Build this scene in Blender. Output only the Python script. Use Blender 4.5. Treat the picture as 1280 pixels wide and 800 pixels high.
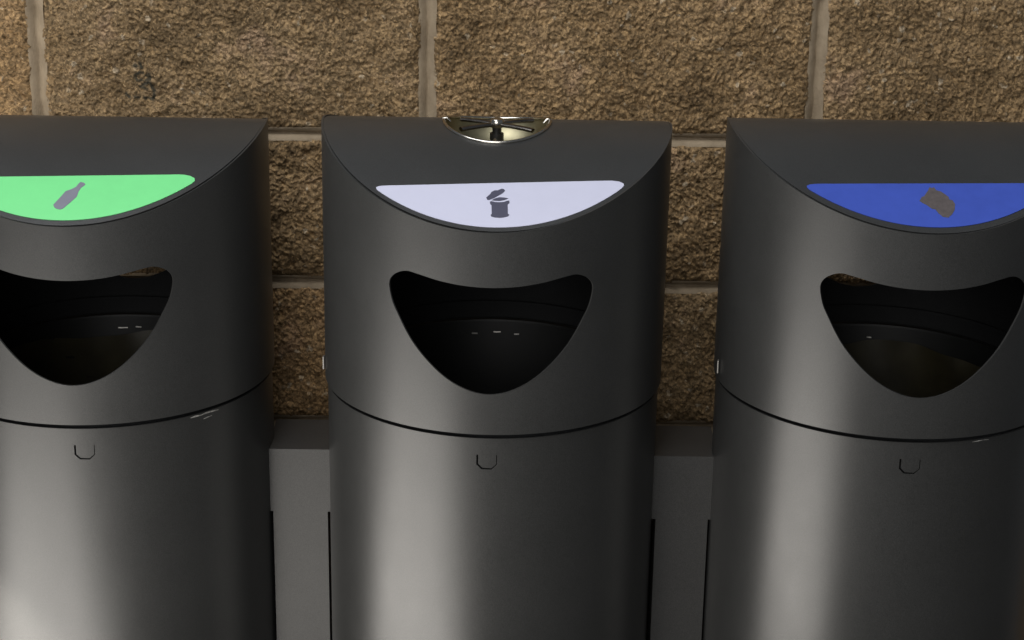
import bpy, bmesh, math, random
import numpy as np
from mathutils import Vector, Matrix
from mathutils.geometry import delaunay_2d_cdt

random.seed(7)
sc = bpy.context.scene
for o in list(bpy.data.objects):
    bpy.data.objects.remove(o)
C = sc.collection

# ------------------------------------------------------------------ camera
EYE = 1.60                                  # camera height above the ground
AY = 1.9766                                 # distance of the row of bins
SPACE = 0.4412                              # bin spacing
ZS = EYE - 0.72365                          # height of the seam under each lid
cam_d = bpy.data.cameras.new('camera')
cam = bpy.data.objects.new('camera', cam_d)
C.objects.link(cam)
sc.camera = cam
cam_d.sensor_width = 36.0
cam_d.lens = 2300.0 / 1280.0 * 36.0
cam_d.clip_start = 0.05
cam_d.clip_end = 100.0
cF = Vector((0.005208, 0.948142, -0.317805))
cR = Vector((0.999883, -0.000363, 0.015303))
cU = Vector((-0.014394, 0.317847, 0.948033))
cam.matrix_world = Matrix(((cR.x, cU.x, -cF.x, 0.00892), (cR.y, cU.y, -cF.y, 0.0),
                           (cR.z, cU.z, -cF.z, EYE), (0, 0, 0, 1)))

# ------------------------------------------------------------------ light
w = bpy.data.worlds.new('World')
sc.world = w
w.use_nodes = True
bg = w.node_tree.nodes['Background']
bg.inputs[0].default_value = (0.82, 0.90, 1.0, 1)
bg.inputs[1].default_value = 0.12

def area(name, loc, target, sx, sy, power, col, spread=180):
    l = bpy.data.lights.new(name, 'AREA')
    l.shape = 'RECTANGLE'; l.size = sx; l.size_y = sy; l.energy = power; l.color = col
    l.spread = math.radians(spread)
    o = bpy.data.objects.new(name, l); C.objects.link(o)
    o.location = loc
    d = Vector(target) - Vector(loc)
    o.rotation_euler = d.to_track_quat('-Z', 'Y').to_euler()
    return o

area('daylight_high', (-0.75, 0.98, 3.2), (0.0, 2.1, 0.95), 1.9, 1.4, 53, (0.97, 0.98, 1.0))
area('daylight_front', (-0.8, -2.1, 2.4), (0.0, 2.1, 0.9), 2.6, 1.6, 68, (1.0, 0.98, 0.96))
# sunlit paving in front, to the left: light thrown up from the ground
gl = area('sunlit_paving', (-1.20, 1.05, 0.02), (-1.20, 1.05, 3.0), 1.45, 1.35, 43, (1.0, 0.95, 0.88))
gl.rotation_euler = (math.pi, 0, math.radians(-38))
sp = bpy.data.lights.new('sun_patch', 'SPOT')
sp.energy = 800; sp.color = (1.0, 0.93, 0.84); sp.spot_size = math.radians(9.3); sp.spot_blend = 0.16; sp.shadow_soft_size = 0.02
spo = bpy.data.objects.new('sun_patch', sp); C.objects.link(spo)
spo.location = (-1.75, 0.75, 1.9)
spo.rotation_euler = (Vector((-0.600, 1.84, 0.50)) - spo.location).to_track_quat('-Z', 'Y').to_euler()

vs = sc.view_settings
vs.view_transform = 'Standard'; vs.look = 'None'; vs.exposure = 0.0; vs.gamma = 1.0
vs.use_curve_mapping = False

# ------------------------------------------------------------------ materials
def new_mat(name):
    m = bpy.data.materials.new(name); m.use_nodes = True
    nt = m.node_tree
    return m, nt, nt.nodes['Principled BSDF']

def N(nt, typ, **kw):
    n = nt.nodes.new(typ)
    for k, v in kw.items():
        setattr(n, k, v)
    return n

def ramp(nt, fac, stops):
    r = N(nt, 'ShaderNodeValToRGB')
    e = r.color_ramp.elements
    while len(e) < len(stops): e.new(0.5)
    for el, (p, c) in zip(e, stops):
        el.position = p; el.color = (c[0], c[1], c[2], 1)
    nt.links.new(fac, r.inputs[0])
    return r.outputs[0]

def noise(nt, co, scale, detail=4, rough=0.6, out=0):
    n = N(nt, 'ShaderNodeTexNoise')
    n.inputs['Scale'].default_value = scale; n.inputs['Detail'].default_value = detail
    n.inputs['Roughness'].default_value = rough
    nt.links.new(co, n.inputs['Vector'])
    return n.outputs[out]

def coat_material(name, base, rough, bump=0.12, spec=0.5, dusty=True):
    """matt powder-coated sheet steel, fine orange peel, a little dust"""
    m, nt, b = new_mat(name)
    tc = N(nt, 'ShaderNodeTexCoord').outputs['Object']
    big = noise(nt, tc, 5.0, 5, 0.65)
    fine = noise(nt, tc, 1100.0, 2, 0.6)
    c = ramp(nt, big, [(0.3, [x * 0.9 for x in base]), (0.7, [x * 1.12 for x in base])])
    mx = N(nt, 'ShaderNodeMix', data_type='RGBA', blend_type='MULTIPLY')
    mx.inputs[0].default_value = 1.0
    nt.links.new(c, mx.inputs[6])
    nt.links.new(ramp(nt, fine, [(0.3, (0.6,) * 3), (0.7, (1.4,) * 3)]), mx.inputs[7])
    last = mx.outputs[2]
    if dusty:
        sp = noise(nt, tc, 480.0, 2, 0.5)
        f = ramp(nt, sp, [(0.72, (0, 0, 0)), (0.78, (0.3,) * 3)])
        m2 = N(nt, 'ShaderNodeMix', data_type='RGBA')
        nt.links.new(f, m2.inputs[0]); nt.links.new(last, m2.inputs[6])
        m2.inputs[7].default_value = (base[0] * 2.1, base[1] * 2.1, base[2] * 2.0, 1)
        last = m2.outputs[2]
    nt.links.new(last, b.inputs['Base Color'])
    rr = N(nt, 'ShaderNodeMapRange')
    rr.inputs[1].default_value = 0.3; rr.inputs[2].default_value = 0.7
    rr.inputs[3].default_value = rough - 0.02; rr.inputs[4].default_value = rough + 0.03
    mp = N(nt, 'ShaderNodeMapping'); mp.inputs['Scale'].default_value = (3.0, 3.0, 1.8)
    nt.links.new(tc, mp.inputs[0])
    nt.links.new(noise(nt, mp.outputs[0], 5.0, 6, 0.7), rr.inputs[0])
    nt.links.new(rr.outputs[0], b.inputs['Roughness'])
    b.inputs['Specular IOR Level'].default_value = spec
    bp = N(nt, 'ShaderNodeBump')
    bp.inputs['Strength'].default_value = bump; bp.inputs['Distance'].default_value = 0.0006
    nt.links.new(fine, bp.inputs['Height'])
    nt.links.new(bp.outputs[0], b.inputs['Normal'])
    return m

def plain_material(name, base, rough, metal=0.0, spec=0.5, vary=0.06, scale=60.0):
    m, nt, b = new_mat(name)
    tc = N(nt, 'ShaderNodeTexCoord').outputs['Object']
    c = ramp(nt, noise(nt, tc, scale, 4, 0.6), [(0.3, [x * (1 - vary) for x in base]), (0.7, [x * (1 + vary) for x in base])])
    nt.links.new(c, b.inputs['Base Color'])
    b.inputs['Roughness'].default_value = rough
    b.inputs['Metallic'].default_value = metal
    b.inputs['Specular IOR Level'].default_value = spec
    return m

def block_material():
    m, nt, b = new_mat('split_face_concrete')
    tc = N(nt, 'ShaderNodeNewGeometry').outputs['Position']
    oi = N(nt, 'ShaderNodeObjectInfo').outputs['Random']
    big = noise(nt, tc, 9.0, 5, 0.62)
    base = ramp(nt, big, [(0.30, (0.140, 0.089, 0.042)), (0.45, (0.218, 0.141, 0.068)), (0.60, (0.268, 0.177, 0.090)), (0.74, (0.325, 0.212, 0.132))])
    tint = N(nt, 'ShaderNodeMix', data_type='RGBA', blend_type='MULTIPLY')
    tint.inputs[0].default_value = 1.0
    nt.links.new(base, tint.inputs[6])
    nt.links.new(ramp(nt, oi, [(0.0, (0.90, 0.92, 0.95)), (0.5, (1.0, 1.0, 1.0)), (1.0, (1.10, 1.05, 1.0))]), tint.inputs[7])
    # aggregate grains, each with its own tone
    warp = N(nt, 'ShaderNodeVectorMath', operation='MULTIPLY_ADD')
    nt.links.new(noise(nt, tc, 60.0, 3, 0.6, 1), warp.inputs[0])
    warp.inputs[1].default_value = (0.012,) * 3
    nt.links.new(tc, warp.inputs[2])
    last = tint.outputs[2]
    for sc_, lo, hi in ((190.0, 0.66, 1.30), (430.0, 0.52, 1.50)):
        v = N(nt, 'ShaderNodeTexVoronoi')
        v.inputs['Scale'].default_value = sc_
        nt.links.new(warp.outputs[0], v.inputs['Vector'])
        sep = N(nt, 'ShaderNodeSeparateColor')
        nt.links.new(v.outputs['Color'], sep.inputs[0])
        mm = N(nt, 'ShaderNodeMix', data_type='RGBA', blend_type='MULTIPLY')
        mm.inputs[0].default_value = 1.0
        nt.links.new(last, mm.inputs[6])
        nt.links.new(ramp(nt, sep.outputs[0], [(0.0, (lo, lo, lo * 0.96)), (0.5, (1, 1, 1)), (1.0, (hi, hi, hi * 0.98))]), mm.inputs[7])
        last = mm.outputs[2]
        if sc_ < 200:                        # a few pale stones
            ms = N(nt, 'ShaderNodeMix', data_type='RGBA')
            nt.links.new(ramp(nt, sep.outputs[1], [(0.975, (0, 0, 0)), (0.99, (0.5,) * 3)]), ms.inputs[0])
            nt.links.new(last, ms.inputs[6]); ms.inputs[7].default_value = (0.48, 0.40, 0.29, 1)
            last = ms.outputs[2]
    at = N(nt, 'ShaderNodeAttribute'); at.attribute_name = 'mark'
    mk = N(nt, 'ShaderNodeMix', data_type='RGBA')
    nt.links.new(at.outputs['Fac'], mk.inputs[0]); nt.links.new(last, mk.inputs[6])
    mk.inputs[7].default_value = (0.022, 0.026, 0.020, 1)
    nt.links.new(mk.outputs[2], b.inputs['Base Color'])
    b.inputs['Roughness'].default_value = 0.85
    b.inputs['Specular IOR Level'].default_value = 0.35
    bp = N(nt, 'ShaderNodeBump')
    bp.inputs['Strength'].default_value = 0.7; bp.inputs['Distance'].default_value = 0.0025
    nt.links.new(noise(nt, tc, 330.0, 4, 0.7), bp.inputs['Height'])
    nt.links.new(bp.outputs[0], b.inputs['Normal'])
    return m

def mortar_material():
    m, nt, b = new_mat('mortar')
    tc = N(nt, 'ShaderNodeNewGeometry').outputs['Position']
    c = ramp(nt, noise(nt, tc, 40.0, 5, 0.65), [(0.25, (0.205, 0.155, 0.098)), (0.75, (0.345, 0.270, 0.180))])
    nt.links.new(c, b.inputs['Base Color'])
    b.inputs['Roughness'].default_value = 0.9
    bp = N(nt, 'ShaderNodeBump')
    bp.inputs['Strength'].default_value = 0.5; bp.inputs['Distance'].default_value = 0.0015
    nt.links.new(noise(nt, tc, 420.0, 3, 0.6), bp.inputs['Height'])
    nt.links.new(bp.outputs[0], b.inputs['Normal'])
    return m

def ground_material():
    m, nt, b = new_mat('concrete_ground')
    tc = N(nt, 'ShaderNodeTexCoord').outputs['Object']
    c = ramp(nt, noise(nt, tc, 3.0, 8, 0.7), [(0.3, (0.060, 0.057, 0.052)), (0.7, (0.095, 0.090, 0.082))])
    nt.links.new(c, b.inputs['Base Color']); b.inputs['Roughness'].default_value = 0.9
    return m

M = {
    'coat': coat_material('dark_powder_coat', (0.0265, 0.0267, 0.0258), 0.37, bump=0.10, spec=0.8),
    'shaded_inside': coat_material('dark_powder_coat_shaded_inside', (0.010, 0.0105, 0.011), 0.6, spec=0.25, dusty=False),  # same coat, darkened in its colour for the shade inside the bins
    'post': coat_material('grey_powder_coat', (0.040, 0.039, 0.037), 0.42, spec=0.7),
    'liner': plain_material('black_liner', (0.006, 0.0065, 0.0062), 0.5, spec=0.3),
    'bag': plain_material('olive_bag', (0.026, 0.022, 0.010), 0.5, vary=0.4, scale=18),
    'steel': plain_material('polished_steel', (0.50, 0.47, 0.42), 0.20, metal=1.0),
    'arm_steel': plain_material('stained_steel', (0.20, 0.18, 0.16), 0.22, metal=1.0, vary=0.3),
    'dull_steel': plain_material('dull_steel', (0.30, 0.29, 0.27), 0.4, metal=0.8),
    'bowl': plain_material('brushed_steel_bowl', (0.30, 0.272, 0.175), 0.45, metal=1.0, vary=0.12),
    'black': plain_material('black_plastic', (0.012, 0.011, 0.010), 0.4),
    'white': plain_material('white_vinyl', (0.56, 0.565, 0.69), 0.35, vary=0.015),
    'green': plain_material('green_vinyl', (0.185, 0.70, 0.255), 0.35, vary=0.02),
    'blue': plain_material('blue_vinyl', (0.045, 0.085, 0.42), 0.35, vary=0.05),
    'ink': plain_material('slate_ink', (0.070, 0.070, 0.105), 0.4),
    'ink_green': plain_material('grey_ink', (0.19, 0.19, 0.235), 0.4),
    'ink_brown': plain_material('faded_brown_ink', (0.090, 0.076, 0.074), 0.5, vary=0.15, scale=200),
    'scuff': plain_material('bare_metal_scuff', (0.42, 0.41, 0.38), 0.45, metal=0.4, vary=0.5, scale=300),
    'block': block_material(),
    'mortar': mortar_material(),
    'ground': ground_material(),
}

# ------------------------------------------------------------------ helpers
def link(name, mesh, mat, parent=None, loc=None):
    o = bpy.data.objects.new(name, mesh); C.objects.link(o)
    if mat is not None and not mesh.materials: mesh.materials.append(M[mat])
    if parent is not None: o.parent = parent
    if loc is not None: o.location = loc
    return o

def thing(name, label, cat, loc, rotz=0.0, group=None):
    o = bpy.data.objects.new(name, None); C.objects.link(o)
    o.location = loc; o.rotation_euler = (0, 0, rotz)
    o.empty_display_size = 0.05
    o['label'] = label; o['category'] = cat
    if group: o['group'] = group
    return o

def mesh_from(name, V, F, smooth=False, angle=None):
    me = bpy.data.meshes.new(name); me.from_pydata([tuple(v) for v in V], [], F); me.update()
    if smooth:
        me.polygons.foreach_set('use_smooth', [True] * len(me.polygons))
        if angle: me.set_sharp_from_angle(angle=math.radians(angle))
    return me

def box_mesh(name, x0, x1, y0, y1, z0, z1, bevel=0.0015):
    bm = bmesh.new()
    bmesh.ops.create_cube(bm, size=1)
    for v in bm.verts:
        v.co = Vector(((x0 + x1) / 2 + v.co.x * (x1 - x0), (y0 + y1) / 2 + v.co.y * (y1 - y0), (z0 + z1) / 2 + v.co.z * (z1 - z0)))
    if bevel: bmesh.ops.bevel(bm, geom=bm.edges[:], offset=bevel, segments=2, affect='EDGES', profile=0.6)
    me = bpy.data.meshes.new(name); bm.to_mesh(me); bm.free()
    return me

def lathe(name, prof, seg=96, smooth=True, angle=35, wob=None):
    V, F = [], []
    for j, (r, z) in enumerate(prof):
        for i in range(seg):
            t = 2 * math.pi * i / seg
            rr, zz = (r, z) if wob is None else wob(r, z, t, j)
            V.append((rr * math.sin(t), -rr * math.cos(t), zz))
    for j in range(len(prof) - 1):
        for i in range(seg):
            a, b = j * seg + i, j * seg + (i + 1) % seg
            F.append((a, b, b + seg, a + seg))
    return mesh_from(name, V, F, smooth, angle)

def tube(name, pts, r, seg=10, closed=False):
    P = [Vector(p) for p in pts]; n = len(P); V, F = [], []
    for i, p in enumerate(P):
        a = P[(i - 1) % n] if (closed or i > 0) else p
        b = P[(i + 1) % n] if (closed or i < n - 1) else p
        t = (b - a).normalized()
        u = t.cross(Vector((0, 0, 1)))
        if u.length < 1e-4: u = Vector((1, 0, 0))
        u.normalize(); v = u.cross(t)
        for k in range(seg):
            an = 2 * math.pi * k / seg
            V.append(p + (u * math.cos(an) + v * math.sin(an)) * r)
    m = n if closed else n - 1
    for i in range(m):
        for k in range(seg):
            a, b = i * seg + k, i * seg + (k + 1) % seg
            c, d = ((i + 1) % n) * seg + (k + 1) % seg, ((i + 1) % n) * seg + k
            F.append((a, b, c, d))
    if not closed:
        F.append(tuple(range(seg))); F.append(tuple((n - 1) * seg + k for k in reversed(range(seg))))
    return mesh_from(name, V, F, True, 50)

def pip(x, y, poly):
    ins = False; n = len(poly); j = n - 1
    for i in range(n):
        xi, yi = poly[i]; xj, yj = poly[j]
        if (yi > y) != (yj > y) and x < (xj - xi) * (y - yi) / (yj - yi) + xi: ins = not ins
        j = i
    return ins

def seg_dist(px, py, poly):
    P = np.array(poly); Q = np.roll(P, -1, 0); D = Q - P
    t = np.clip(((px - P[:, 0]) * D[:, 0] + (py - P[:, 1]) * D[:, 1]) / np.maximum((D ** 2).sum(1), 1e-12), 0, 1)
    return np.sqrt(((P + D * t[:, None] - (px, py)) ** 2).sum(1)).min()

def fill(outline, holes, inner, margin):
    """triangulated plane region with exact outlines and inner points"""
    pts, edges = [], []
    for loop in [outline] + holes:
        s = len(pts); pts += loop
        edges += [(s + i, s + (i + 1) % len(loop)) for i in range(len(loop))]
    for q in inner:
        if not pip(q[0], q[1], outline): continue
        if any(pip(q[0], q[1], h) for h in holes): continue
        if min(seg_dist(q[0], q[1], l) for l in [outline] + holes) < margin: continue
        pts.append(q)
    v, e, f = delaunay_2d_cdt([Vector(p) for p in pts], edges, [], 0, 1e-7)[:3]
    keep = []
    for t in f:
        cx = sum(v[i].x for i in t) / 3; cy = sum(v[i].y for i in t) / 3
        if pip(cx, cy, outline) and not any(pip(cx, cy, h) for h in holes):
            a, b, c = (v[i] for i in t)
            if (b - a).cross(c - a) < 0: t = list(reversed(t))
            keep.append(tuple(t))
    return v, keep

def sheet(name, v, tris, mapf, thick, weld=True, shaded_inside=True):
    """map a triangulated plane region to a curved sheet of real thickness, with exact normals.
    mapf(u, w) -> (point, normal)"""
    n = len(v)
    pts = []; nor = []
    for q in v:
        p, m = mapf(q.x, q.y); pts.append(Vector(p)); nor.append(Vector(m).normalized())
    # merge the two sides of an unrolled cylinder
    rep = list(range(n))
    if weld:
        key = {}
        for i, p in enumerate(pts):
            k = (round(p.x, 5), round(p.y, 5), round(p.z, 5)); rep[i] = key.setdefault(k, i)
    tris = [tuple(rep[i] for i in t) for t in tris]
    cnt = {}
    for t in tris:
        for k in range(3):
            a, b = t[k], t[(k + 1) % 3]; cnt[(a, b)] = cnt.get((a, b), 0) + 1
    bnd = [e for e in cnt if (e[1], e[0]) not in cnt]
    V = pts + [p - m * thick for p, m in zip(pts, nor)]
    F = list(tris) + [tuple(n + i for i in reversed(t)) for t in tris] + [(b, a, n + a, n + b) for a, b in bnd]
    used = sorted({i for f in F for i in f}); idx = {o: k for k, o in enumerate(used)}
    me = bpy.data.meshes.new(name)
    me.from_pydata([V[i] for i in used], [], [tuple(idx[i] for i in f) for f in F]); me.update()
    me.polygons.foreach_set('use_smooth', [True] * len(me.polygons))
    ln = []; nt = len(tris)
    for k, f in enumerate(F):
        if k < nt: ln += [nor[i] for i in f]
        elif k < 2 * nt: ln += [-nor[i - n] for i in f]
        else: ln += [me.polygons[k].normal.copy()] * 4
    me.normals_split_custom_set(ln)
    if shaded_inside:
        me.materials.append(M['coat']); me.materials.append(M['shaded_inside'])
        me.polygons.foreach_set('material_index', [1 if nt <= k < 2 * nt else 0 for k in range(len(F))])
    return me

def spline(P, k=8):
    out = []; n = len(P)
    for i in range(n):
        p0, p1, p2, p3 = (np.array(P[(i + j) % n]) for j in (-1, 0, 1, 2))
        for s in range(k):
            t = s / k
            q = 0.5 * (2 * p1 + (p2 - p0) * t + (2 * p0 - 5 * p1 + 4 * p2 - p3) * t * t + (3 * p1 - p0 - 3 * p2 + p3) * t ** 3)
            out.append((float(q[0]), float(q[1])))
    return out

# ------------------------------------------------------------------ ground
g = mesh_from('ground', [(-6, -6, 0), (6, -6, 0), (6, 2.26, 0), (-6, 2.26, 0)], [(0, 1, 2, 3)])
go = link('ground', g, 'ground'); go['kind'] = 'structure'

# ------------------------------------------------------------------ split-face block wall
def h2(ix, iy, s):
    n = (ix.astype(np.int64) * 374761393 + iy.astype(np.int64) * 668265263 + s * 982451653) & 0xffffffff
    n = ((n ^ (n >> 13)) * 1274126177) & 0xffffffff
    n = ((n ^ (n >> 16)) * 2246822519) & 0xffffffff
    return ((n ^ (n >> 15)) & 0xffffff) / float(0xffffff)

def perlin(x, y, s):
    xi, yi = np.floor(x), np.floor(y); fx, fy = x - xi, y - yi
    u = fx ** 3 * (fx * (fx * 6 - 15) + 10); v = fy ** 3 * (fy * (fy * 6 - 15) + 10)
    def gr(dx, dy):
        a = h2(xi + dx, yi + dy, s) * 2 * np.pi
        return np.cos(a) * (fx - dx) + np.sin(a) * (fy - dy)
    a = gr(0, 0) * (1 - u) + gr(1, 0) * u; b = gr(0, 1) * (1 - u) + gr(1, 1) * u
    return (a * (1 - v) + b * v) * 1.4

def fbm(x, y, s, o=3, g=0.5):
    t = 0; a = 1
    for k in range(o):
        t = t + a * perlin(x * 2 ** k, y * 2 ** k, s + k); a *= g
    return t

def facets(x, y, s):
    """broken-stone facets: every cell is a plane of its own height and tilt"""
    xi, yi = np.floor(x), np.floor(y)
    best = np.full(x.shape, 9.0); val = np.zeros(x.shape)
    for dx in (-1, 0, 1):
        for dy in (-1, 0, 1):
            cx = xi + dx; cy = yi + dy
            px = cx + h2(cx, cy, s); py = cy + h2(cx, cy, s + 1)
            d = (x - px) ** 2 + (y - py) ** 2
            hv = h2(cx, cy, s + 2) - 0.5 + (x - px) * (h2(cx, cy, s + 3) - 0.5) * 1.5 + (y - py) * (h2(cx, cy, s + 4) - 0.5) * 1.5
            m = d < best
            best = np.where(m, d, best); val = np.where(m, hv, val)
    return val

WY = AY + 0.24                               # mean plane of the split faces
MARK = [[(-0.441, 0.289), (-0.437, 0.291), (-0.433, 0.290)], [(-0.442, 0.287), (-0.4425, 0.284), (-0.440, 0.281), (-0.435, 0.281)],
        [(-0.430, 0.287), (-0.425, 0.289), (-0.424, 0.283), (-0.429, 0.281)], [(-0.434, 0.277), (-0.428, 0.278), (-0.437, 0.273), (-0.430, 0.271)],
        [(-0.425, 0.279), (-0.423, 0.275), (-0.421, 0.269), (-0.420, 0.262), (-0.423, 0.258)], [(-0.423, 0.258), (-0.432, 0.260)],
        [(-0.440, 0.260), (-0.444, 0.2605)], [(-0.451, 0.260), (-0.455, 0.264)], [(-0.443, 0.299), (-0.440, 0.2985)], [(-0.436, 0.302), (-0.434, 0.297)]]

def block_mesh(x0, x1, z0, z1, seed, step):
    nx = max(4, int((x1 - x0) / step)); nz = max(4, int((z1 - z0) / step))
    gx, gz = np.meshgrid(np.linspace(x0, x1, nx + 1), np.linspace(z0, z1, nz + 1))
    wx = gx + 0.006 * fbm(gx * 28, gz * 28, 3); wz = gz + 0.006 * fbm(gx * 28, gz * 28, 9)
    # grain runs a little diagonally, as the block was split
    a = 0.5 + 0.35 * math.sin(seed * 1.7)
    rx = wx * math.cos(a) + wz * math.sin(a); rz = -wx * math.sin(a) + wz * math.cos(a)
    h = 0.0040 * fbm(gx * 10 + seed * 3.1, gz * 12 + seed, 20 + seed, 3)
    h = h + 0.0013 * facets(rx * 42, rz * 26, 40 + seed) + 0.0008 * fbm(rx * 70, rz * 45, 45 + seed, 2)
    h = h + 0.0011 * facets(rx * 150, rz * 100, 50 + seed) + 0.0022 * facets(rx * 300, rz * 210, 60 + seed)
    h = h + 0.0013 * fbm(wx * 260 + wz * 70, wz * 210, 70 + seed, 2, 0.9) + 0.0014 * (h2(np.floor(gx * 740), np.floor(gz * 740), 80 + seed) - 0.5)
    pit = perlin(rx * 150, rz * 105, 90 + seed)
    h = h - 0.0085 * np.clip(pit - 0.36, 0, 1)
    # ragged arris towards the joints
    d = np.minimum(np.minimum(gx - x0, x1 - gx), np.minimum(gz - z0, z1 - gz))
    e = np.clip(1 - d / (0.010 + 0.006 * perlin(gx * 60, gz * 60, 5)), 0, 1)
    Y = WY - h + 0.006 * e ** 2
    # ragged outline
    ed = np.clip(1 - d / 0.012, 0, 1)
    X = gx + ed * 0.0011 * fbm(gx * 90, gz * 90, 11, 2); Z = gz + ed * 0.0011 * fbm(gx * 90, gz * 90, 15, 2)
    V = np.stack([X.ravel(), Y.ravel(), Z.ravel()], 1).tolist()
    F = []
    w_ = nx + 1
    i, j = np.meshgrid(np.arange(nx), np.arange(nz)); q = (j * w_ + i).ravel()
    F = np.stack([q, q + 1, q + 1 + w_, q + w_], 1).tolist()
    # sides back into the wall
    ring = list(range(nx + 1)) + [k * w_ + nx for k in range(1, nz + 1)] + [nz * w_ + k for k in range(nx - 1, -1, -1)] + [k * w_ for k in range(nz - 1, 0, -1)]
    b0 = len(V)
    V += [(V[k][0], WY + 0.09, V[k][2]) for k in ring]
    n = len(ring)
    for k in range(n):
        k2 = (k + 1) % n
        F.append((ring[k2], ring[k], b0 + k, b0 + k2))
    F.append(tuple(b0 + k for k in range(n)))
    me = bpy.data.meshes.new('block'); me.from_pydata(V, [], F); me.update()
    me.polygons.foreach_set('use_smooth', [k < nx * nz and step < 0.004 for k in range(len(F))])
    mk = np.zeros(len(V))
    if x0 < -0.44 < x1 and z0 < ZS + 0.28 < z1:
        px = X.ravel(); pz = Z.ravel() - ZS
        dd = np.full(px.shape, 9.0)
        for L in MARK:
            for (ax, az), (bx, bz) in zip(L[:-1], L[1:]):
                t = np.clip(((px - ax) * (bx - ax) + (pz - az) * (bz - az)) / ((bx - ax) ** 2 + (bz - az) ** 2), 0, 1)
                dd = np.minimum(dd, np.hypot(px - ax - t * (bx - ax), pz - az - t * (bz - az)))
        dd = dd + 0.0012 * perlin(px * 300, pz * 300, 77)
        mk[:len(px)] = np.clip((0.0026 - dd) / 0.0014, 0, 1) * 0.85
    at = me.attributes.new('mark', 'FLOAT', 'POINT'); at.data.foreach_set('value', mk)
    return me

wall = thing('block_wall', 'tan split-face concrete block wall with pale mortar joints behind the three bins', 'wall', (0, WY, 0))
def wall_part(name, me, mat):
    o = link(name, me, mat, wall); o.matrix_parent_inverse = Matrix.Translation((0, -WY, 0)); return o

MOD = 0.4735; COURSE = 0.1900; J = 0.0080; JB = 0.0056    # module, course height, half joint
zj = ZS + 0.217                              # joint under the top visible course
rows = [zj + COURSE * k for k in range(1, -7, -1)]    # course bottoms: the one above the frame, then down
seed = 0
wallX = 1.32
for z0 in rows:
    k = round((z0 - zj) / COURSE)
    z1 = z0 + COURSE
    zb = max(z0, 0.0)
    if z1 < 0.03: continue
    off = -0.0865 if k % 2 == 0 else -0.0865 + MOD / 2
    i0 = math.ceil((-wallX - off) / MOD)
    xs = [off + MOD * i for i in range(i0 - 1, i0 + 7)]
    for xa, xb in zip(xs[:-1], xs[1:]):
        xa2, xb2 = max(xa, -wallX), min(xb, wallX)
        if xb2 - xa2 < 0.06: continue
        seed += 1
        vis = (k == 0 and xb > -0.62 and xa < 0.62) or (k in (-1, -2) and xb > -0.60 and xa < 0.60)
        me = block_mesh(xa2 + J, xb2 - J, zb + (JB if zb > 0.01 else 0.001), z1 - JB, seed, 0.00135 if vis else 0.012)
        wall_part('block', me, 'block')
        # upright joint, tooled hollow
        if xb < wallX - 0.05:
            V, F = [], []
            prof = [(-J - 0.003, 0.0030), (-J * 0.85, 0.0038), (-J * 0.3, 0.0100), (J * 0.0, 0.0118), (J * 0.25, 0.0108), (J * 0.85, 0.0040), (J + 0.003, 0.0025)]
            nz = 14
            for t in range(nz + 1):
                zz = zb + (z1 - zb) * t / nz
                for q, (px, py) in enumerate(prof):
                    V.append((xb + px + 0.0007 * math.sin(t * 2.1 + q + seed), WY + py + 0.0006 * math.sin(t * 1.3 + seed * 2 + q), zz))
            np_ = len(prof)
            F = [(t * np_ + q, t * np_ + q + 1, (t + 1) * np_ + q + 1, (t + 1) * np_ + q) for t in range(nz) for q in range(np_ - 1)]
            b = len(V)
            for t in range(nz + 1):
                zz = zb + (z1 - zb) * t / nz
                V += [(xb - J - 0.003, WY + 0.09, zz), (xb + J + 0.003, WY + 0.09, zz)]
            F += [(t * np_ + np_ - 1, b + 2 * t + 1, b + 2 * t + 3, (t + 1) * np_ + np_ - 1) for t in range(nz)]
            F += [(b + 2 * t, t * np_, (t + 1) * np_, b + 2 * t + 2) for t in range(nz)]
            wall_part('mortar_joint', mesh_from('mortar_joint', V, F, True, 60), 'mortar')
    # bed joint under the course
    if z0 > 0.02:
        V, F = [], []
        prof = [(-JB - 0.003, 0.0030), (-JB * 0.75, 0.0042), (-JB * 0.2, 0.0100), (JB * 0.15, 0.0115), (JB * 0.45, 0.0100), (JB * 0.9, 0.0040), (JB + 0.003, 0.0030)]
        nx = 90; np_ = len(prof)
        for t in range(nx + 1):
            xx = -wallX + 2 * wallX * t / nx
            for q, (pz, py) in enumerate(prof):
                V.append((xx, WY + py - 0.0008 + 0.0005 * math.sin(t * 1.1 + q + k), z0 + pz + 0.0006 * math.sin(t * 0.7 + k * 2 + q)))
        F = [(t * np_ + q, (t + 1) * np_ + q, (t + 1) * np_ + q + 1, t * np_ + q + 1) for t in range(nx) for q in range(np_ - 1)]
        b = len(V)
        V += [(-wallX, WY + 0.09, z0 - JB), (wallX, WY + 0.09, z0 - JB), (wallX, WY + 0.09, z0 + JB), (-wallX, WY + 0.09, z0 + JB)]
        F += [(b, b + 1, b + 2, b + 3)]
        wall_part('mortar_joint', mesh_from('mortar_joint', V, F, True, 60), 'mortar')

# ------------------------------------------------------------------ bins
R, RB = 0.19, 0.187
def arch(d): return 0.289 - 1.013 * abs(d) ** 1.6
def darch(d): return -1.6208 * abs(d) ** 0.6 * (1 if d > 0 else -1)

half = [(0, 0.1606), (0.027, 0.1617), (0.053, 0.1648), (0.077, 0.1692), (0.0915, 0.1702), (0.105, 0.1640), (0.1112, 0.154),
        (0.1085, 0.138), (0.102, 0.1245), (0.082, 0.0937), (0.0535, 0.066), (0.0265, 0.0503), (0, 0.0447)]
smile = spline(half + [(-x, z) for x, z in reversed(half[1:-1])], 6)

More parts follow.
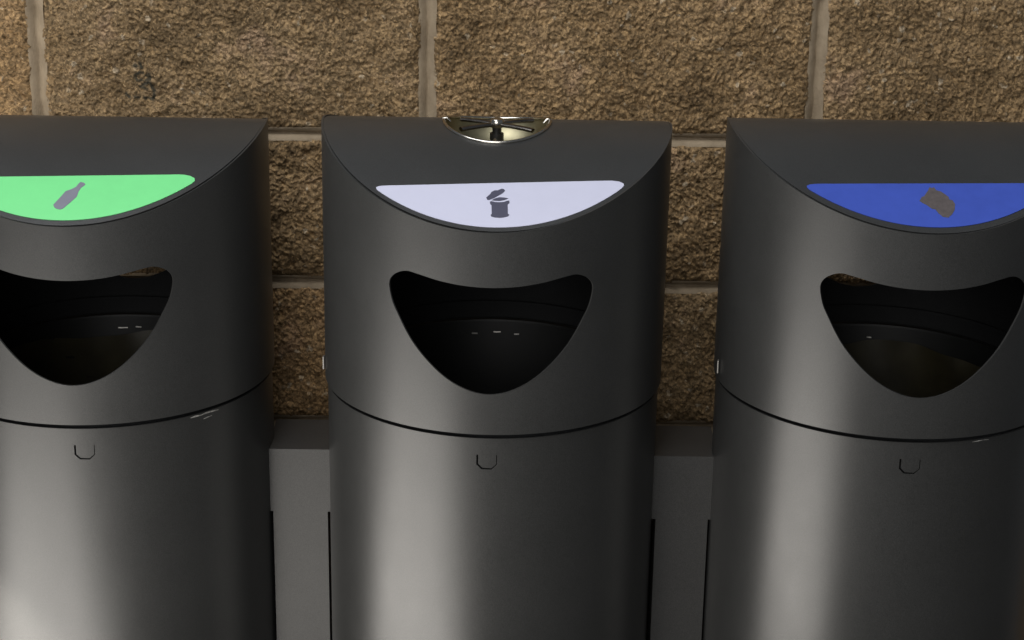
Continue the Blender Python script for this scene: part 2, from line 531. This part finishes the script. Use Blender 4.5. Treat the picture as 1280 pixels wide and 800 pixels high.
def lid_shell_mesh():
    P2 = math.pi * R / 2
    n = 180
    ss = [-P2 + 4 * P2 * i / n for i in range(n + 1)]
    top = [(s, arch(R * math.cos(s / R)) + 0.0005) for s in reversed(ss)]
    out = [(s, 0.0) for s in ss] + [(-P2 + 4 * P2, 0.05 * j) for j in range(1, 5)] + top + [(-P2, 0.05 * j) for j in range(4, 0, -1)]
    back = [(x + math.pi * R, z) for x, z in smile]
    inner = [(s + (0.5 * 4 * P2 / n if j % 2 else 0), 0.012 * j) for s in ss[:-1:2] for j in range(1, 24)]
    v, t = fill(out, [smile, back], inner, 0.004)
    def mp(s, z):
        a = s / R
        return (R * math.sin(a), -R * math.cos(a), z), (math.sin(a), -math.cos(a), 0)
    return sheet('lid_shell', v, t, mp, 0.0022)

TR = 0.0577
def lid_top_mesh(hole):
    r = R - 0.0024
    out = [(r * math.cos(t), r * math.sin(t)) for t in np.linspace(0, 2 * math.pi, 160, endpoint=False)]
    hl = [[(TR * math.cos(t), TR * math.sin(t)) for t in np.linspace(0, 2 * math.pi, 80, endpoint=False)]] if hole else []
    inner = [(x + (0.005 if j % 2 else 0), y) for x in np.arange(-0.19, 0.19, 0.01) for j, y in enumerate(np.arange(-0.19, 0.19, 0.006))]
    v, t = fill(out, hl, inner, 0.003)
    return sheet('lid_top', v, t, lambda x, y: ((x, y, arch(y)), (0, -darch(y), 1)), 0.002, weld=False)

def body_mesh():
    P = math.pi * RB
    n = 160; H = ZS - 0.0054
    ss = [-P + 2 * P * i / n for i in range(n + 1)]
    zz = np.linspace(0.03, H - 0.03, 18)
    out = [(s, 0.012) for s in ss] + [(P, z) for z in zz] + [(s, H) for s in reversed(ss)] + [(-P, z) for z in reversed(zz)]
    zu = ZS - 0.0405                         # U-shaped tab cut
    a, g_ = 0.0108, 0.0014
    path = [(-a, zu + 0.0165), (-a, zu + 0.0055), (-a + 0.0055, zu), (a - 0.0055, zu), (a, zu + 0.0055), (a, zu + 0.0165)]
    gl_, gr_ = 0.0019, 0.0008                # the tab sits a little to one side of its cut
    inn = [(-a + gl_, zu + 0.0165), (-a + gl_, zu + 0.0063), (-a + 0.0064, zu + 0.0018), (a - 0.0060, zu + 0.0014), (a - gr_, zu + 0.0058), (a - gr_, zu + 0.0165)]
    U = path + inn[::-1]
    inner = [(s, z) for s in ss[1:-1] for z in zz]
    v, t = fill(out, [U], inner, 0.003)
    def mp(s, z):
        an = s / RB
        return (RB * math.sin(an), -RB * math.cos(an), z), (math.sin(an), -math.cos(an), 0)
    return sheet('body', v, t, mp, 0.002)

me_shell = lid_shell_mesh()
me_top = {False: lid_top_mesh(False), True: lid_top_mesh(True)}
me_body = body_mesh()
me_collar = lathe('collar', [(0.1848, -0.014), (0.1850, -0.0062), (0.1845, -0.0056), (0.1812, -0.0056), (0.1800, -0.0048), (0.1800, 0.024), (0.1780, 0.024), (0.1780, -0.05)])
me_liner = lathe('liner', [(0.1600, -0.55), (0.1615, 0.002), (0.1625, 0.0052), (0.1650, 0.0066), (0.1680, 0.0058), (0.1690, 0.0030), (0.1680, -0.004), (0.1655, -0.012), (0.1640, -0.55), (0.0005, -0.55), (0.0005, -0.548), (0.1600, -0.548)], 128)
me_pin = lathe('hinge_pin', [(0.0005, -0.011), (0.003, -0.011), (0.003, 0.011), (0.0005, 0.011)], 14)

def sticker_mesh(xl, dl, xr, dr, rad):
    """segment between a straight upper edge and an arc parallel to the rim, rounded corners"""
    rc = 0.0042
    def top(x): return dl + (dr - dl) * (x - xl) / (xr - xl)
    pts = []
    a0 = math.atan2(xl, dl); a1 = math.atan2(xr, dr)
    arc = [(rad * math.sin(a), rad * math.cos(a)) for a in np.linspace(a0, a1, 60)]
    # straight edge back from right to left
    poly = arc + [(x, top(x)) for x in np.linspace(xr - 0.004, xl + 0.004, 40)]
    # round the two sharp tips with a few smoothing passes near them
    P = np.array(poly)
    for _ in range(2):
        Q = (np.roll(P, 1, 0) + 2 * P + np.roll(P, -1, 0)) / 4
        for k in list(range(-3, 3)) + list(range(57, 63)):
            P[k] = Q[k]
    outl = [(float(x), float(d)) for x, d in P]
    ar = sum(outl[i][0] * outl[(i + 1) % len(outl)][1] - outl[(i + 1) % len(outl)][0] * outl[i][1] for i in range(len(outl)))
    if ar < 0: outl.reverse()
    inner = [(x, d) for x in np.arange(-0.13, 0.131, 0.01) for d in np.arange(0.11, 0.19, 0.006)]
    v, t = fill(outl, [], inner, 0.002)
    t = [tuple(reversed(q)) for q in t]
    return sheet('label_sticker', v, t, lambda x, d: ((x, -d, arch(d) + 0.0008), (0, -darch(-d), 1)), 0.0006, weld=False, shaded_inside=None)

def picto_mesh(polys, shift, lift=0.00115):
    V, F = [], []
    for poly in polys:
        poly = [(a + shift[0], b + shift[1]) for a, b in poly]
        ar = sum(poly[i][0] * poly[(i + 1) % len(poly)][1] - poly[(i + 1) % len(poly)][0] * poly[i][1] for i in range(len(poly)))
        if ar < 0: poly = poly[::-1]
        v, t = fill(poly, [], [], 0.001)
        b = len(V)
        V += [(q.x, -q.y, arch(q.y) + lift) for q in v]
        F += [tuple(b + i for i in reversed(q)) for q in t]
        # tiny thickness down to the sticker
        n = len(poly); c = len(V)
        V += [(x, -d, arch(d) + lift) for x, d in poly] + [(x, -d, arch(d) + 0.0009) for x, d in poly]
        F += [(c + i, c + (i + 1) % n, c + n + (i + 1) % n, c + n + i) for i in range(n)]
    return mesh_from('pictogram', V, F)

CAN = [[(-0.0028, 0.1551), (-0.0023, 0.1665), (-0.0034, 0.1679), (-0.0026, 0.1697), (0.0011, 0.1707), (0.0056, 0.1711), (0.01, 0.1706), (0.0142, 0.169), (0.0156, 0.1672), (0.014, 0.1658), (0.0137, 0.154), (0.0155, 0.1521), (0.0154, 0.1492), (0.0143, 0.1488), (0.0098, 0.1508), (0.0053, 0.1514), (0.0008, 0.1512), (-0.0032, 0.1501), (-0.0045, 0.151), (-0.0039, 0.154)],
       [(-0.0083, 0.1455), (-0.0071, 0.1481), (-0.0054, 0.1485), (-0.0004, 0.1461), (0.0041, 0.1426), (0.0086, 0.1391), (0.0109, 0.1356), (0.0096, 0.1335), (0.0074, 0.1329), (0.0034, 0.1353), (0.0, 0.1355), (-0.0031, 0.1378), (-0.0042, 0.1405)],
       [(-0.0026, 0.1488), (0.0007, 0.1464), (0.0052, 0.1446), (0.0098, 0.145), (0.0143, 0.146), (0.0104, 0.1483), (0.0053, 0.1495), (0.0008, 0.1494)]]
BOTTLE = [[(-0.0089, 0.1637), (-0.0072, 0.1669), (-0.0043, 0.1688), (-0.0006, 0.1697), (0.002, 0.1684), (0.0076, 0.1607), (0.0131, 0.1523), (0.0136, 0.1456), (0.0151, 0.1402), (0.0183, 0.1362), (0.0187, 0.1347), (0.0165, 0.1327), (0.0131, 0.1316), (0.0114, 0.1343), (0.0098, 0.1389), (0.0054, 0.1424), (0.0002, 0.1451), (-0.0028, 0.1516)]]
PAPER = [[(-0.0052, 0.1435), (-0.002, 0.1383), (0.0005, 0.1372), (0.0057, 0.1295), (0.0081, 0.1246), (0.0106, 0.1256), (0.0128, 0.1245), (0.0144, 0.1288), (0.0187, 0.1304), (0.0226, 0.1346), (0.0252, 0.1377), (0.0254, 0.1409), (0.0286, 0.1424), (0.0301, 0.147), (0.0282, 0.1551), (0.025, 0.1601), (0.0204, 0.1645), (0.0152, 0.1636), (0.0113, 0.1593), (0.0091, 0.1544), (0.0054, 0.1535), (0.0009, 0.1486), (-0.0026, 0.1461)]]

def bag_wob(r, z, t, j):
    return r + 0.003 * math.sin(7 * t + j * 1.3) + 0.002 * math.sin(17 * t + j * 2.2) - 0.002, z + 0.004 * math.sin(5 * t + j)
me_bag = lathe('bin_bag', [(0.1590, -0.016 - 0.03 * k) for k in range(12)] + [(0.12, -0.37), (0.06, -0.375), (0.001, -0.37)], 128, wob=lambda r, z, t, j: bag_wob(r, z, t, j) if r > 0.1 else (r, z))

def scuff_mesh(paths):
    V, F = [], []
    for L, wd in paths:
        b = len(V); n = len(L)
        for i, (s, z) in enumerate(L):
            ww = wd * (0.35 if i in (0, n - 1) else 0.7 + 0.3 * math.sin(i * 2.3))
            for e in (-1, 1):
                a = s / RB; rr = RB + 0.00025
                V.append((rr * math.sin(a), -rr * math.cos(a), z + e * ww / 2))
        F += [(b + 2 * i, b + 2 * i + 2, b + 2 * i + 3, b + 2 * i + 1) for i in range(n - 1)]
    return mesh_from('scuff', V, F)

def build_bin(i, name, label, rot, body_rot, sticker, smat, picto, pmat, has_tray, bag, scuffs, pose, zf=1.0):
    dx, dy, lean, dz, pitch = pose            # each bin stands and leans a little differently
    x = (i - 1) * SPACE
    t = thing(name, label, 'bin', (x + dx - lean * ZS, AY + dy - pitch * ZS, dz))
    t.rotation_euler = (-pitch, lean, 0)
    lid = link('lid_shell', me_shell, 'coat', t, (0, 0, ZS)); lid.rotation_euler.z = rot; lid.scale.z = zf
    top = link('lid_top', me_top[has_tray], 'coat', t, (0, 0, ZS)); top.scale.z = zf
    body = link('body', me_body, 'coat', t); body.rotation_euler.z = body_rot
    b0 = -dz - 0.0015
    link('base_ring', lathe('base_ring', [(0.150, b0), (0.183, b0), (0.183, 0.0135), (0.150, 0.0135), (0.150, b0)], smooth=False), 'coat', t)
    link('collar', me_collar, 'shaded_inside', t, (0, 0, ZS))
    ln = link('liner', me_liner, 'liner', t, (0, 0, ZS))
    if bag: link('bin_bag', me_bag, 'bag', ln, (0, 0, 0))
    spots = ((-0.17, 0.006), (-0.02, 0.009), (0.15, 0.007)) if has_tray else (((-0.02, 0.007), (0.10, 0.012)) if i == 0 else ((-0.09, 0.006),))
    for a, wd in spots:                       # bent lugs that hold the liner
        th = math.pi + a
        r = 0.1598
        c = link('liner_clip', box_mesh('liner_clip', -wd / 2, wd / 2, -0.0016, 0.0012, -0.0011, 0.0007, 0.0005), 'dull_steel', ln,
                 (r * math.sin(th), -r * math.cos(th), -0.0095 - 0.012 * abs(a)))
        c.rotation_euler = (0.25, 0.10 * math.sin(31 * a + i), th)
    st = link('label_sticker', sticker_mesh(*sticker), smat, t, (0, 0, ZS)); st.scale.z = zf
    link('pictogram', picto_mesh(picto, ((-0.0017, -0.0008), (-0.001, 0.001), (-0.006, 0.005))[i]), pmat, st)
    # small bright hinge tab on the left flank of the lid
    tb = box_mesh('hinge_tab', -0.0009, 0.0009, -0.003, 0.003, -0.0075, 0.0075, 0.0007)
    h = link('hinge_tab', tb, 'dull_steel', t, (-0.1897, -0.026, ZS + 0.0165)); h.rotation_euler.z = -0.13
    if scuffs: link('scuff', scuff_mesh(scuffs), 'scuff', body)
    if has_tray:
        def zt(xx, yy): return ZS + arch(yy)
        n = 72
        V, F = [], []
        prof = [(1.0, 0.0), (0.985, 0.006), (0.93, 0.016), (0.80, 0.027), (0.55, 0.035), (0.25, 0.038), (0.02, 0.0385)]
        for rr, dz in prof:
            for k in range(n):
                an = 2 * math.pi * k / n
                xx, yy = TR * rr * math.cos(an), TR * rr * math.sin(an)
                bl = min(1.0, dz / 0.02)
                edge = arch(TR * math.sin(an)) * (1 - bl) + 0.289 * bl - 0.004 * bl
                V.append((xx, yy, edge - dz))
        for j in range(len(prof) - 1):
            for k in range(n):
                a, b = j * n + k, j * n + (k + 1) % n
                F.append((a, b, b + n, a + n))
        F.append(tuple((len(prof) - 1) * n + k for k in range(n)))
        bowl = link('ashtray_bowl', mesh_from('ashtray_bowl', V, F, True, 60), 'bowl', t, (0, 0, ZS))
        ring = [(TR * math.cos(a), TR * math.sin(a), arch(TR * math.sin(a)) + 0.0008) for a in np.linspace(0, 2 * math.pi, 96, endpoint=False)]
        link('ashtray_rim', tube('ashtray_rim', ring, 0.0019, 10, True), 'steel', bowl)
        hub = [(0.0005, -0.036), (0.0076, -0.036), (0.0076, -0.010), (0.0050, -0.010), (0.0050, -0.0035), (0.0078, -0.003), (0.0082, 0.001), (0.0078, 0.0042), (0.0068, 0.0058), (0.0045, 0.0066), (0.0005, 0.0070)]
        stem = link('hub', lathe('hub', hub[:5], 28), 'black', bowl, (0, 0, 0.286))
        link('hub_cap', lathe('hub_cap', hub[4:], 28), 'steel', bowl, (0, 0, 0.286))
        for a in (32, 148, 212, 328):
            ca, sa = math.cos(math.radians(a)), math.sin(math.radians(a))
            m = tube('arm', [(0.004 * ca, 0.004 * sa, 0.2858), (0.02 * ca, 0.02 * sa, 0.2862), (0.036 * ca, 0.036 * sa, 0.2855), (0.0455 * ca, 0.0455 * sa, 0.2845)], 0.0040, 12)
            for v in m.vertices: v.co.z = 0.2858 + (v.co.z - 0.2858) * 0.62
            link('arm', m, 'arm_steel', bowl)
        for a in (2, 178, 268):
            ca, sa = math.cos(math.radians(a)), math.sin(math.radians(a))
            z = arch(TR * sa)
            m = tube('rim_clip', [((TR + 0.001) * ca, (TR + 0.001) * sa, z + 0.0015), ((TR - 0.003) * ca, (TR - 0.003) * sa, z + 0.0030), ((TR - 0.007) * ca, (TR - 0.007) * sa, z - 0.0015)], 0.0015, 8)
            link('rim_clip', m, 'steel', bowl)
    return t

build_bin(0, 'recycling_bin', 'dark grey round bin with green bottle label on its sloping lid', 0.020, 0.060,
          (-0.1255, 0.1265, 0.1270, 0.1165, 0.1820), 'green', BOTTLE, 'ink_green', False, True,
          [([(0.1164, ZS - 0.0078), (0.122, ZS - 0.0074), (0.1297, ZS - 0.0078), (0.136, ZS - 0.0070), (0.143, ZS - 0.0072), (0.1533, ZS - 0.0080)], 0.0022),
           ([(0.1324, ZS - 0.0131), (0.137, ZS - 0.0124), (0.1436, ZS - 0.0120)], 0.0014)], (-0.0036, 0.0219, 0.0, -0.0063, -0.0027), 0.995)
build_bin(1, 'litter_bin', 'dark grey round bin with white trash-can label and steel ashtray in its lid', -0.018, -0.026,
          (-0.1245, 0.1325, 0.1310, 0.1185, 0.1835), 'white', CAN, 'ink', True, False, None, (-0.0006, -0.0113, 0.002, 0.0042, -0.0100))
build_bin(2, 'recycling_bin', 'dark grey round bin with blue label and faded brown mark on its sloping lid', -0.010, -0.030,
          (-0.1240, 0.1270, 0.1270, 0.1205, 0.1812), 'blue', PAPER, 'ink_brown', False, True,
          [([(0.066, ZS - 0.0075), (0.072, ZS - 0.0072), (0.080, ZS - 0.0070), (0.086, ZS - 0.0074)], 0.0012)], (-0.0024, -0.0295, 0.0010, 0.0124, -0.0032))

# ------------------------------------------------------------------ connecting posts between the bins
def post(xc, yo, dz, ul, ur, label):
    t = thing('connecting_post', label, 'post', (xc, AY + yo, 0), group='posts joining the bins')
    hw = SPACE / 2
    xi = hw - math.sqrt(RB ** 2 - 0.027 ** 2) + 0.0006      # beam ends bite into the bin sides
    e = xi + 0.003; z0, z1 = ZS - 0.169 + dz, ZS - 0.0905 + dz
    prof = [(ul, 0.006), (ur, 0.006), (ur, z0), (e, z0), (e, z1), (-e, z1), (-e, z0), (ul, z0)]
    bm = bmesh.new()
    fr = [bm.verts.new((x, -0.027, z)) for x, z in prof]; bk = [bm.verts.new((x, 0.066, z)) for x, z in prof]
    n = len(prof)
    bm.faces.new(fr); bm.faces.new(bk[::-1])
    for i in range(n): bm.faces.new((fr[(i + 1) % n], fr[i], bk[i], bk[(i + 1) % n]))
    bmesh.ops.bevel(bm, geom=[ed for ed in bm.edges if abs(ed.calc_face_angle(0)) > 0.5], offset=0.0012, segments=2, affect='EDGES', profile=0.6)
    bmesh.ops.recalc_face_normals(bm, faces=bm.faces)
    me = bpy.data.meshes.new('upright'); bm.to_mesh(me); bm.free()
    link('upright', me, 'post', t)
    link('foot_plate', box_mesh('foot_plate', -0.033, 0.033, -0.05, 0.09, 0.0, 0.006, 0.001), 'post', t)
    return t
post(-SPACE / 2 - 0.002, 0.024, -0.009, -0.0338, 0.0300, 'grey steel post joining the green-label bin and the white-label bin')
post(SPACE / 2 - 0.0015, -0.010, 0.003, -0.0302, 0.0300, 'dark steel post joining the white-label bin and the blue-label bin')
